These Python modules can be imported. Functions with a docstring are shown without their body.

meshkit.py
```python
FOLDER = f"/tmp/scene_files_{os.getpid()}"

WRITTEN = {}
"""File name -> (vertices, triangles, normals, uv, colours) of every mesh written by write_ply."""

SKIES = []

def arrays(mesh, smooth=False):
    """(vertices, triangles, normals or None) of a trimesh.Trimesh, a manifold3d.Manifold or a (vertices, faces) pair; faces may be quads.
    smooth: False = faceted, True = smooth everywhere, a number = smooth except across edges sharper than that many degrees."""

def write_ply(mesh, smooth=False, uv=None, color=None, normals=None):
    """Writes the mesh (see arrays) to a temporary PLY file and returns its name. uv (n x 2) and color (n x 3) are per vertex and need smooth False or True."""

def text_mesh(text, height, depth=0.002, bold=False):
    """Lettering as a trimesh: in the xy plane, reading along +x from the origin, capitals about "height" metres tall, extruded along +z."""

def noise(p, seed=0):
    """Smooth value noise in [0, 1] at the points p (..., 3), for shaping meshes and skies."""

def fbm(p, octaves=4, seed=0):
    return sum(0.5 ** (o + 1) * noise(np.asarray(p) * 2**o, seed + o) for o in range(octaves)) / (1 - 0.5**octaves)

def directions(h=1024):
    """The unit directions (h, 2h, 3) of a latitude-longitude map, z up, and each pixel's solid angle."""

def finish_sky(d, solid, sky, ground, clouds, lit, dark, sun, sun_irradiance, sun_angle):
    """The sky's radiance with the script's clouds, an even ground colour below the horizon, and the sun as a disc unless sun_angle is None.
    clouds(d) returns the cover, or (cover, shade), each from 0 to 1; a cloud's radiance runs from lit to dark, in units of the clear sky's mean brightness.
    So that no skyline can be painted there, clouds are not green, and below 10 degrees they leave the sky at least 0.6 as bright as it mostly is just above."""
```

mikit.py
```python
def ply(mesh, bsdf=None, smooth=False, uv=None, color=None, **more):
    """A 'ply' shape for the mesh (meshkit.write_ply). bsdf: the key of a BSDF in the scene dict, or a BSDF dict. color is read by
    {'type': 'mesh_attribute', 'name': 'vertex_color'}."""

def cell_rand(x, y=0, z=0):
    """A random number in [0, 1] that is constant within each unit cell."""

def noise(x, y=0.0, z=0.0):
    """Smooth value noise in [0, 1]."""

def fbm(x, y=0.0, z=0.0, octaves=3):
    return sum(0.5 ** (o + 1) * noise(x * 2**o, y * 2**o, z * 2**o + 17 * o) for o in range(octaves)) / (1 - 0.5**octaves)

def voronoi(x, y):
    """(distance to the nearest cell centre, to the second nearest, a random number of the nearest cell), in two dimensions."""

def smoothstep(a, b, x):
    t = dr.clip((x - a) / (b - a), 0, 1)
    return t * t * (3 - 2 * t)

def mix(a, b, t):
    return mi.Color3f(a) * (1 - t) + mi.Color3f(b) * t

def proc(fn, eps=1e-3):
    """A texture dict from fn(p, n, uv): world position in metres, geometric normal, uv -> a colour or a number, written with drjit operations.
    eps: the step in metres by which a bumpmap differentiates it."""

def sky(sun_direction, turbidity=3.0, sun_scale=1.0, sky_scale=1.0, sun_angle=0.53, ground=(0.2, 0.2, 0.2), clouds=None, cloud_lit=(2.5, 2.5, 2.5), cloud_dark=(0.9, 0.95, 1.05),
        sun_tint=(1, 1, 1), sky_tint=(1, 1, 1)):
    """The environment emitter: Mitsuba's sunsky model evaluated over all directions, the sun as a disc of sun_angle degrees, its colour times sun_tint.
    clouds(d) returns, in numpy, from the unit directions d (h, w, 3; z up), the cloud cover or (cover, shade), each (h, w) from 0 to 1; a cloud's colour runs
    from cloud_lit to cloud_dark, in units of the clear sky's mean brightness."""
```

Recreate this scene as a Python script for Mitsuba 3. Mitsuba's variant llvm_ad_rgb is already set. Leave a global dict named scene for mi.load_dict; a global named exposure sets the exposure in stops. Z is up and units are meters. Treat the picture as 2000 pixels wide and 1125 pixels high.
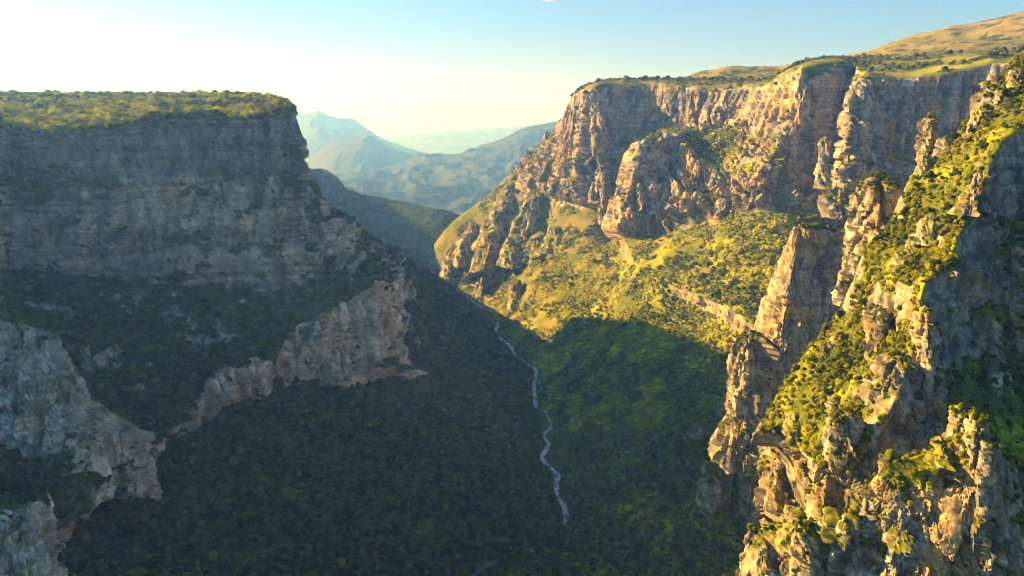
import math, random, numpy as np, trimesh, mitsuba as mi, mikit, meshkit
from scipy.interpolate import PchipInterpolator
from scipy.ndimage import gaussian_filter1d, gaussian_filter
from scipy.spatial import cKDTree
T = mi.ScalarTransform4f
rng = np.random.default_rng(7)
scene, labels = {}, {}

# ------------------------------------------------------------------ camera, light, exposure
FPX, PITCH, EYE = 1428.0, math.radians(14.2), 1000.0      # the gorge floor lies 800 m below the drone
scene['camera'] = {'type': 'perspective', 'fov': 2 * math.degrees(math.atan(1000 / FPX)), 'fov_axis': 'x', 'near_clip': 1.0, 'far_clip': 90000.0,
                   'to_world': T().look_at(origin=[0, 0, EYE], target=[0, math.cos(PITCH), EYE - math.sin(PITCH)], up=[0, 0, 1])}
SUN_AZ, SUN_EL = -66.5, 23.8
sun = [math.sin(math.radians(SUN_AZ)) * math.cos(math.radians(SUN_EL)), math.cos(math.radians(SUN_AZ)) * math.cos(math.radians(SUN_EL)), math.sin(math.radians(SUN_EL))]
def thin_cloud(d):
    """two small fair-weather clouds, and the thin veil of haze that lies on every horizon"""
    az, el = np.degrees(np.arctan2(d[..., 0], d[..., 1])), np.degrees(np.arcsin(d[..., 2]))
    n = 0.85 + 0.3 * meshkit.fbm(d * [3, 3, 20], 3, 5)
    c = 0.75 * np.exp(-np.maximum(el, 0) / 5.5) * np.clip(0.75 - az / 110, 0.25, 1.1) * n
    n = meshkit.fbm(d * [90, 90, 260], 4, 9)
    for a0, e0, wa, we in ((-5.2, 7.75, 1.7, 0.42), (2.75, 7.45, 0.9, 0.30)):
        q = ((az - a0) / wa) ** 2 + ((el - e0) / we) ** 2
        c = np.maximum(c, np.clip((1.15 - q - 1.5 * (n - 0.35)) * 1.2, 0, 1))
    return c
scene['sky'] = mikit.sky(sun, turbidity=4.5, sun_tint=(2.2, 1.78, 0.80), sky_scale=0.62, sky_tint=(0.38, 0.94, 1.42), ground=(0.08, 0.09, 0.06), clouds=thin_cloud, cloud_lit=(3.2, 2.0, 1.6))
exposure = 3.1
HAZE = 2.9e-5
STEP = 2.85

# ------------------------------------------------------------------ helpers
def P(px, py, D):
    """the point at forward distance D (metres) that is seen in the photograph's direction px, py"""
    xn, yn = (px - 1000) / FPX, (562.5 - py) / FPX
    t = D / (math.cos(PITCH) + yn * math.sin(PITCH))
    return (xn * t, D, EYE + t * (yn * math.cos(PITCH) - math.sin(PITCH)))

def W(x, y, z): return (x, y, EYE + z)

def R(px, py, z=-800.0):
    ang = math.atan((py - 562.5) / FPX) + PITCH
    return P(px, py, -z / math.tan(ang))

def proj(p):
    p = np.asarray(p, float)
    d = p - [0, 0, EYE]
    fwd = d[..., 1] * math.cos(PITCH) - d[..., 2] * math.sin(PITCH)
    upc = d[..., 1] * math.sin(PITCH) + d[..., 2] * math.cos(PITCH)
    fwd = np.maximum(fwd, 1.0)
    return 1000 + FPX * d[..., 0] / fwd, 562.5 - FPX * upc / fwd, fwd

TAB = np.random.default_rng(99).random(64 ** 3).astype(np.float32)
def N_(p, seed=0):
    """smooth value noise from a table (faster than hashing)"""
    p = np.asarray(p, np.float32)
    sh = np.random.default_rng(seed).integers(0, 64, 3)
    i = np.floor(p); t = p - i; t = t * t * (3 - 2 * t)
    i = i.astype(np.int32) + sh.astype(np.int32)
    x0, y0, z0 = ((i[..., k] & 63) for k in range(3)); x1, y1, z1 = (((i[..., k] + 1) & 63) for k in range(3))
    x0, x1, y0, y1 = x0 << 12, x1 << 12, y0 << 6, y1 << 6
    tx, ty, tz = t[..., 0], t[..., 1], t[..., 2]
    def e(y, z): 
        a = TAB[x0 + y + z]; return a + (TAB[x1 + y + z] - a) * tx
    a = e(y0, z0); a = a + (e(y1, z0) - a) * ty
    b = e(y0, z1); b = b + (e(y1, z1) - b) * ty
    return a + (b - a) * tz
def n2(p, sx, sy, sz, seed=0): return N_(p / [sx, sy, sz], seed)
def fbm(p, o=4, seed=0): return sum(0.5 ** (k + 1) * N_(p * 2.0 ** k, seed + 1000 * k) for k in range(o)) / (1 - 0.5 ** o)
def fb(p, sx, sy, sz, o=3, seed=0): return fbm(p / np.array([sx, sy, sz]), o, seed)
def sstep(a, b, x):
    t = np.clip((x - a) / (b - a), 0, 1)
    return t * t * (3 - 2 * t)
def lerp(a, b, t): return a + (b - a) * t
def hash3(i, j, k, seed=0):
    h = (i * 374761393 + j * 668265263 + k * 2147483647 + seed * 144665) & 0xFFFFFFFF
    h = ((h ^ (h >> 13)) * 1274126177) & 0xFFFFFFFF
    return ((h ^ (h >> 16)) & 0xFFFFFF) / 16777215.0

def normals(G):
    du, dv = np.gradient(G, axis=1), np.gradient(G, axis=0)
    n = np.cross(du, dv)
    return n / np.maximum(np.linalg.norm(n, axis=-1, keepdims=True), 1e-9)

def loft(rows, step=None, nmax=1400, soft=0.012, uw=None):
    """rows[k][s]: control points; a grid (v along the rows, u along the stations), each vertex with its row coordinate"""
    step = step or STEP
    C = np.array([[np.array(p, float) for p in r] for r in rows])
    nr, ns = C.shape[:2]
    qx, qy, _ = proj(C)
    q = np.stack([np.clip(qx, -90, 2090), np.clip(qy, -60, 1200)], -1)
    lu = np.linalg.norm(np.diff(q, axis=1), axis=-1)
    lu = np.minimum(lu, 400).max(0) * 0.45 + np.minimum(lu, 400).mean(0) * 0.55
    if uw is not None: lu = lu * np.asarray(uw)
    t = np.concatenate([[0], np.cumsum(np.maximum(lu, 4))])
    lv = np.linalg.norm(np.diff(q, axis=0), axis=-1)
    lv = np.minimum(0.5 * (lv.max(1) + np.where(lv > 8, lv, 0).sum(1) / np.maximum((lv > 8).sum(1), 1)), 420)
    nu = int(np.clip(t[-1] / step, 24, nmax))
    u = np.linspace(0, t[-1], nu)
    Cu = PchipInterpolator(t, C, axis=1)(u)                       # rows x nu
    out, rc = [], []
    for k in range(nr - 1):
        m = int(np.clip(lv[k] / step, 6, 420))
        f = np.linspace(0, 1, m, endpoint=(k == nr - 2))
        out.append(Cu[k][None] + (Cu[k + 1] - Cu[k])[None] * f[:, None, None])
        rc.append(k + f)
    G, rc = np.concatenate(out), np.concatenate(rc)
    if soft:
        G = gaussian_filter1d(G, soft * len(G), axis=0, mode='nearest')
    return G, rc, u / t[-1]

def orient(G, N):
    view = np.array([0, 0, EYE + 400.0]) - G
    return -N if (N * view).sum(-1).mean() < 0 else N

def facets(p, size, stretch, tilt, step, seed):
    """broken rock: every cell of a 3-D Voronoi pattern is a plane of its own, standing out or back and tilted at random, with an open joint round it.
    Returns (how far it stands out, 1 in the joints)"""
    q = (p / [1, 1, stretch]).reshape(-1, 3)
    r = np.random.default_rng(seed)
    lo = q.min(0)
    c = q[r.integers(0, len(q), min(60000, 2 * len(q)))]
    k = np.floor((c - lo) / size).astype(np.int64)
    _, first = np.unique(k[:, 0] + 100003 * k[:, 1] + 10000600009 * k[:, 2], return_index=True)
    c = c[first] + r.normal(0, size * 0.25, (len(first), 3))
    dd, k = cKDTree(c).query(q, k=2)
    h = r.uniform(-1, 1, len(c)); g = r.normal(0, tilt, (len(c), 3)) * [1, 1, 0.5]
    k = k[:, 0]
    joint = 1 - sstep(0.02, 0.16, (dd[:, 1] - dd[:, 0]) / size)
    return (step * size * h[k] + ((q - c[k]) * g[k]).sum(-1) - 0.10 * size * joint).reshape(p.shape[:-1]), joint.reshape(p.shape[:-1])

def rock_shape(p, s=1.0, rib=1.0, strata=1.0, seed=0, broken=0.8, large=32):
    """(how far the rock stands out in metres, 1 in open joints) at the points p; s: size of the features"""
    w = p + (np.stack([N_(p / (55 * s), seed + 31), N_(p / (55 * s), seed + 32), N_(p / (55 * s), seed + 33)], -1) - 0.5) * 12 * s
    big = fb(w, 95 * s, 95 * s, 230 * s, 2, seed) - 0.5
    r1 = np.abs(2 * n2(w, 34 * s, 34 * s, 360 * s, seed + 5) - 1)
    ribs = -11 * np.exp(-(r1 / 0.10) ** 2) + 5 * np.sqrt(r1)
    # bedding: layers of uneven thickness, each standing out or back by its own amount
    z = p[..., 2] / (6.5 * s) + 1.6 * n2(p, 140 * s, 140 * s, 60 * s, seed + 8) + 0.8 * n2(p, 500 * s, 500 * s, 15 * s, seed + 9)
    bed = np.floor(z).astype(np.int64)
    lx, ly = (np.floor(p[..., k] / (70 * s) + 2 * n2(p, 60 * s, 60 * s, 30 * s, seed + 18 + k)).astype(np.int64) for k in (0, 1))
    st = 3.4 * (hash3(bed, lx, ly, seed) - 0.5) + 4.6 * (hash3(np.floor_divide(bed, 4), lx * 0, ly * 0, seed + 1) - 0.5) - 0.9 * (z - bed < 0.14)
    a, ja = facets(w, 44 * s, 3.2, 0.30, 0.22, seed + 21)
    b, jb = facets(w, 17 * s, 3.0, 0.36, 0.20, seed + 22)
    c, jc = facets(w, 8.5 * s, 0.9, 0.40, 0.20, seed + 23)
    d = s * (large * big + rib * ribs + strata * st) + broken * (a + 1.15 * b + 1.1 * c)
    return d, np.maximum(np.maximum(ja * .8, jb), jc * .75)

ROCK = np.array([0.33, 0.285, 0.22]); ROCK_D = np.array([0.13, 0.118, 0.105]); STAIN = np.array([0.44, 0.27, 0.09]); PALE = np.array([0.45, 0.40, 0.32])
VEG = np.array([0.072, 0.092, 0.010]); VEG_D = np.array([0.013, 0.026, 0.009]); VEG_Y = np.array([0.29, 0.285, 0.004]); GRASS = np.array([0.24, 0.20, 0.026]); DRY = np.array([0.27, 0.195, 0.062])

def rock_colour(p, s=1.0, stain=1.0, seed=0):
    a = fb(p, 26 * s, 26 * s, 60 * s, 4, seed + 60)
    c = lerp(ROCK_D, ROCK, sstep(0.36, 0.58, a)[..., None])
    c = lerp(c, PALE, (0.8 * sstep(0.52, 0.75, fb(p, 12 * s, 12 * s, 30 * s, 3, seed + 61)))[..., None])
    o = sstep(0.50, 0.66, fb(p, 45 * s, 45 * s, 70 * s, 3, seed + 62) + 0.10 * (n2(p, 6 * s, 6 * s, 60 * s, seed + 63) - 0.5))
    c = lerp(c, STAIN, (0.75 * stain * o)[..., None])
    k = sstep(0.56, 0.74, n2(p, 7 * s, 7 * s, 90 * s, seed + 64)) * sstep(0.4, 0.6, n2(p, 60 * s, 60 * s, 60 * s, seed + 65))
    c = lerp(c, ROCK_D * 0.7, (0.75 * k)[..., None])
    return c

def rock_tone(p, s, seed):
    """bedding: each layer of the rock a little lighter or darker, with dark seams"""
    z = p[..., 2] / (6.5 * s) + 1.6 * n2(p, 140 * s, 140 * s, 60 * s, seed + 8) + 0.8 * n2(p, 500 * s, 500 * s, 15 * s, seed + 9)
    bed = np.floor(z).astype(np.int64)
    tone = 0.72 + .40 * hash3(bed, bed * 0, bed * 0, seed + 3) + .22 * hash3(np.floor_divide(bed, 3), bed * 0, bed * 0, seed + 4)
    tone = tone * (1 - .35 * (z - bed < .16))
    return (tone * (0.78 + 0.44 * N_(p / (4.5 * s), seed + 66)))[..., None]

def veg_colour(p, s=1.0, lush_shade=0.5, seed=0):
    a = fb(p, 60 * s, 60 * s, 60 * s, 3, seed + 70)
    b = N_(p / (7 * s), seed + 71)
    c = lerp(VEG, VEG_Y, (sstep(0.45, 0.75, a) * (1 - lush_shade))[..., None])
    c = lerp(c, VEG_D, (sstep(0.45, 0.8, b) * 0.8)[..., None])
    e = N_(p / (2.2 * s), seed + 72)
    c = lerp(c, GRASS * .8, (sstep(.55, .75, e) * (1 - lush_shade) * .6)[..., None])
    return c * (.55 + .9 * N_(p / (2.4 * s), seed + 73))[..., None]

def grid_faces(nv, nu):
    i = np.arange(nv * nu).reshape(nv, nu)
    a, b, c, d = i[:-1, :-1].ravel(), i[:-1, 1:].ravel(), i[1:, 1:].ravel(), i[1:, :-1].ravel()
    return np.concatenate([np.stack([a, b, c], 1), np.stack([a, c, d], 1)])

scene['terrain_skin'] = {'type': 'twosided', 'bsdf': {'type': 'diffuse', 'reflectance': {'type': 'mesh_attribute', 'name': 'vertex_color'}}}
scene['leaf_skin'] = {'type': 'principledthin', 'base_color': {'type': 'mesh_attribute', 'name': 'vertex_color'}, 'roughness': 0.75, 'spec_trans': 0.0, 'diff_trans': 0.95}
TRIS = 0
SURF = {}
def emit(key, V, F, colour, kind=None, label=None, smooth=False, skin='terrain_skin'):
    global TRIS
    TRIS += len(F)
    scene[key] = mikit.ply((V, F), skin, smooth=smooth, color=np.clip(colour, 0.004, 0.9))
    if kind or label:
        labels[key] = {}
        if kind: labels[key]['kind'] = kind
        if label: labels[key]['label'] = label

def landform(key, rows, prior, s=1.0, amp=1.0, rib=1.0, strata=1.0, stain=1.0, lush_shade=0.5, seed=0, step=None, soft=0.012, edge=None, vegamp=1.0, colourfn=None, label=None, slope_w=1.6, ampv=None, smooth=False, broken=0.6, mask_noise=0.9, uw=None, maskfn=None, relief=None):
    """one piece of terrain: loft, rock relief where it is steep, soft relief where it is covered, colour by what grows or lies there"""
    G, rc, u = loft(rows, step, soft=soft, uw=uw)
    N0 = orient(G, normals(G))
    Ns = gaussian_filter(N0, (6, 6, 0)); Ns /= np.maximum(np.linalg.norm(Ns, axis=-1, keepdims=True), 1e-9)
    pr = np.interp(rc, np.arange(len(prior)) + 0.5, prior)[:, None]
    base = pr + slope_w * (0.52 - np.abs(Ns[..., 2]))
    if maskfn is not None: base = base + maskfn(G, rc, u)
    rm = sstep(0.25, 0.75, base + mask_noise * (fb(G, 70 * s, 70 * s, 70 * s, 3, seed + 80) - 0.5) + 0.5)
    fade = np.ones(G.shape[:2])
    if ampv is not None: fade = fade * np.interp(rc, np.arange(len(ampv)), ampv)[:, None]
    d, joint = rock_shape(G, s, rib, strata, seed, broken)
    d = d * amp
    if relief is not None: d = d + relief(G, rc, u)
    soft_d = vegamp * s * (26 * (fb(G, 120 * s, 120 * s, 120 * s, 4, seed + 90) - 0.5) + 5 * (fb(G, 16 * s, 16 * s, 16 * s, 2, seed + 91) - 0.5))
    G2 = G + Ns * (fade * lerp(soft_d, d, rm))[..., None]
    N = orient(G2, normals(G2))
    nz = N[..., 2]
    rock = sstep(-0.12, 0.12, base + slope_w * 0.55 * (0.45 - nz) + 0.9 * (fb(G2, 16 * s, 16 * s, 11 * s, 3, seed + 81) - 0.5) + (mask_noise - 0.4) * (fb(G, 70 * s, 70 * s, 45 * s, 3, seed + 80) - 0.5) + 0.25)
    rc_ = rock_colour(G2, s, stain, seed)
    c = lerp(veg_colour(G2, s, lush_shade, seed), rc_, rock[..., None])
    if colourfn is not None: c = colourfn(G2, N, rc, u, c, rock)
    c = c * lerp(1.0, rock_tone(G2, s, seed), rock[..., None])
    c = lerp(c, c * [.36, .38, .36], (joint * .55 * rock)[..., None])
    emit(key, G2.reshape(-1, 3), grid_faces(*G2.shape[:2]), c.reshape(-1, 3), 'structure', label, smooth=smooth)
    SURF[key] = (G2, N, rock, rc, u)
    return G2

# ------------------------------------------------------------------ left massif: plateau, great wall, terrace, lower wall, forest slope
L = [  # plateau back, plateau, edge, ledge, foot, lower wall top, lower wall foot, river
    [W(-2600, 500, 120), W(-1500, 500, 90), W(-850, 500, 60), W(-830, 500, -150), W(-800, 520, -380), W(-640, 560, -430), W(-620, 560, -520), W(-60, 700, -806)],  # unseen wall beyond the frame, raised and drawn in to shade the valley
    [P(-420, 180, 3000), P(-350, 190, 2300), P(-110, 205, 1250), P(-112, 340, 1250), P(-140, 560, 1230), P(70, 1000, 800), P(80, 1130, 780), W(-150, 950, -806)],
    [P(-120, 186, 3000), P(-60, 200, 2300), P(0, 238, 1560), P(0, 350, 1550), P(0, 525, 1500), P(130, 950, 960), P(160, 1030, 945), R(930, 1120, -806)],
    [P(60, 187, 3000), P(90, 202, 2200), P(110, 262, 1570), P(110, 350, 1560), P(110, 535, 1520), P(230, 850, 1090), P(230, 955, 1075), R(985, 1092, -806)],
    [P(220, 187, 3000), P(230, 205, 2200), P(250, 243, 1600), P(250, 345, 1590), P(240, 550, 1560), P(320, 828, 1180), P(330, 885, 1165), R(1081, 1058, -806)],
    [P(330, 187, 3000), P(340, 205, 2200), P(350, 228, 1620), P(350, 345, 1610), P(350, 562, 1580), P(385, 770, 1270), P(380, 850, 1255), R(1104, 1000, -806)],
    [P(430, 187, 2700), P(440, 203, 2080), P(450, 230, 1640), P(450, 345, 1630), P(450, 568, 1600), P(450, 720, 1340), P(450, 805, 1325), R(1086, 931, -806)],
    [P(490, 188, 2350), P(510, 201, 1990), P(535, 222, 1660), P(540, 350, 1640), P(530, 575, 1600), P(525, 690, 1400), P(530, 780, 1390), R(1060, 900, -806)],
    [P(510, 189, 2200), P(530, 198, 1930), P(562, 208, 1700), P(590, 352, 1660), P(600, 560, 1610), P(570, 640, 1470), P(580, 755, 1455), R(1069, 860, -806)],
    [P(525, 191, 2120), P(545, 199, 1900), P(578, 222, 1740), P(608, 370, 1690), P(680, 520, 1640), P(660, 600, 1520), P(660, 735, 1500), R(1045, 780, -806)],
    [P(535, 193, 2080), P(556, 203, 1880), P(586, 245, 1765), P(622, 390, 1730), P(715, 480, 1700), P(735, 545, 1590), P(762, 720, 1570), R(1036, 715, -806)],
    [W(-1000, 2300, 0), W(-850, 2000, -20), W(-680, 1830, -60), P(622, 398, 1830), P(730, 470, 1850), P(760, 560, 1720), P(790, 740, 1680), R(990, 680, -806)],
    [W(-1800, 2500, 0), W(-1600, 2250, -20), W(-1350, 1980, -60), W(-820, 2000, -250), P(738, 468, 2020), P(775, 500, 2060), P(805, 525, 2100), R(965, 640, -806)],  # unseen rim behind the nose, cut back to let sun reach the slope
    [W(-2400, 3200, 0), W(-2200, 3000, -20), W(-1850, 2700, -80), W(-1600, 2700, -260), W(-1000, 2650, -450), P(800, 512, 2550), P(835, 535, 2600), R(895, 572, -806)],
    [W(-3000, 4200, 0), W(-2500, 4000, -10), W(-1950, 3750, -20), W(-1850, 3750, -250), W(-1500, 3600, -480), W(-1000, 3500, -640), W(-800, 3500, -680), W(-380, 3560, -806)],  # unseen far rim from here on, raised to throw shade on the far spur
    [W(-3200, 5200, 0), W(-2700, 5000, 0), W(-1950, 4800, -5), W(-1880, 4800, -250), W(-1650, 4800, -480), W(-1550, 4700, -640), W(-1300, 4700, -720), W(-900, 4700, -806)],
    [W(-4400, 7000, 0), W(-3900, 6800, -10), W(-2900, 6500, -20), W(-2800, 6500, -250), W(-2700, 6500, -500), W(-2600, 6400, -640), W(-2500, 6400, -720), W(-2000, 6400, -806)],
]
rows = list(map(list, zip(*L)))
def column_px(G, rc, row):
    return proj(G[np.argmin(np.abs(rc - row))])[0]
def left_mask(G, rc, u):
    """gullies where the lower wall is broken and forest comes through; ledges that hold plants"""
    x = column_px(G, rc, 5.3)[None]; r = rc[:, None] + 0.30 * (fb(G, 60, 60, 60, 3, 401) - .5)
    low = sstep(4.6, 4.9, rc)[:, None] * (1 - sstep(6.0, 6.3, rc))[:, None]
    gap = sum(a * np.exp(-((x - c) / w) ** 2) for c, w, a in ((541, 13, 1.6), (352, 22, 1.1), (255, 16, .7), (480, 16, .5)))
    b = low * (-gap + 3.0 * (fb(G, 40, 40, 30, 4, 402) - .5))
    b = b + 2.2 * sstep(.60, .68, fb(G, 40, 40, 60, 3, 403)) * (sstep(4.0, 4.2, rc) * (1 - sstep(4.7, 4.9, rc)))[:, None]
    y = column_px(G, rc, 2.5)[None]
    led = 1.5 * np.exp(-((r - 3.02) / .085) ** 2) * sstep(.36, .46, fb(G * [1, 1, 0], 80, 80, 1, 2, 404)) + 1.3 * np.exp(-((r - 3.60) / .07) ** 2) * sstep(.44, .54, fb(G * [1, 1, 0], 70, 70, 1, 2, 405))
    led = led + 1.0 * np.exp(-((r - (3.30 + .5 * sstep(620, 480, y))) / .05) ** 2) * sstep(470, 540, y)
    led = led + 1.4 * sstep(.62, .68, fb(G, 38, 38, 26, 3, 406)) * (sstep(2.3, 2.6, rc) * (1 - sstep(3.9, 4, rc)))[:, None]
    return b - 1.6 * led * sstep(2, 2.2, rc)[:, None]
def left_relief(G, rc, u):
    x = column_px(G, rc, 2.5)[None]; r = rc[:, None] + 0.25 * (fb(G, 70, 70, 70, 3, 401) - .5)
    d = 13 * (sstep(2.97, 3.03, r) - .5) + 9 * (sstep(3.58, 3.64, r) - .5)
    for c, w, a, b0, b1 in ((124, 6, 30, 2.0, 2.95), (207, 5, 24, 2.0, 2.9), (282, 6, 22, 2.0, 2.7), (300, 5, 18, 3.0, 3.6), (395, 6, 14, 2.0, 2.8), (452, 5, 12, 2.0, 2.9), (520, 5, 14, 2.0, 2.9), (60, 7, 18, 3.0, 3.8), (565, 4, 10, 2, 3)):
        d = d - a * np.exp(-((x + 14 * (r - 2.5) - c) / w) ** 2) * sstep(b0 - .15, b0 + .05, rc)[:, None] * (1 - sstep(b1 - .1, b1 + .15, rc))[:, None]
    d = d * (sstep(1.8, 2.1, rc) * (1 - sstep(3.9, 4.1, rc)))[:, None]
    low = (sstep(4.7, 5.0, rc) * (1 - sstep(6.0, 6.25, rc)))[:, None]
    w = G + (np.stack([fb(G, 30, 30, 60, 2, 431 + k) for k in range(3)], -1) - .5) * 24
    a = np.abs(2 * n2(w, 26, 26, 200, 435) - 1); b = np.abs(2 * n2(w, 11, 11, 90, 436) - 1)
    return d + low * (14 * np.sqrt(a) - 12 * np.exp(-(a / .12) ** 2) + 5 * b - 8 + 10 * sstep(5.55, 5.35, rc)[:, None])
def left_colour(G, N, rc, u, c, rock):
    """weathering of the great wall: black water streaks under the rim, paler and ochre scars lower down"""
    r = rc[:, None] + 0.35 * (fb(G, 40, 40, 110, 3, 411) - .5)
    band = sstep(1.9, 2.1, rc)[:, None] * rock
    c = c * lerp(1, 1.30, rock)[..., None]
    c = lerp(c, c * [1.50, 1.34, 1.30], (band * sstep(2.3, 3.1, r))[..., None])
    c = lerp(c, c * [.72, .72, .76], (band * (1 - sstep(2.4, 3.0, r)) * .85)[..., None])
    v = fb(G, 9, 9, 120, 3, 415); hz = fb(G, 160, 160, 9, 3, 416)
    dark = np.clip(sstep(.50, .62, v) * .65 + sstep(.52, .60, hz) * .7, 0, 1) * band
    c = lerp(c, c * [.36, .40, .46], (.8 * dark)[..., None])
    scar = sstep(.50, .60, fb(G, 45, 45, 60, 4, 412)) * sstep(2.9, 3.5, r) * rock
    c = lerp(c, np.array([.62, .50, .38]) * (.75 + .5 * N_(G / [5, 5, 12], 413))[..., None], (.75 * scar)[..., None])
    low = sstep(4.85, 5.0, rc)[:, None] * rock
    fresh = np.array([.70, .58, .44]) * (.6 + .8 * fb(G, 7, 7, 30, 3, 417))[..., None]
    fresh = lerp(fresh, STAIN, (.6 * sstep(.52, .62, fb(G, 22, 22, 40, 3, 418)))[..., None])
    c = lerp(c, fresh, (low * .9 * sstep(.36, .52, fb(G, 18, 18, 50, 3, 419)))[..., None])
    hole = sstep(.66, .74, fb(G, 14, 14, 18, 3, 414)) * rock * sstep(1.9, 2.2, rc)[:, None]
    return lerp(c, VEG_D * 1.1, (.85 * hole)[..., None])
landform('left_massif_terrain', rows, [-1.2, -1.0, 0.72, 0.72, -0.85, 0.50, -1.3], s=1.0, rib=0.6, strata=1.5, broken=0.8, mask_noise=1.5, uw=[.25, .4] + [1] * 8 + [.5, .25, .25, .2, .2, .1], maskfn=left_mask, relief=left_relief, colourfn=left_colour, stain=0.35, lush_shade=0.9, seed=3, ampv=[0, .3, 0.75, 1, 0.9, 0.9, 0.9, 0.1], soft=0.008)

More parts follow.
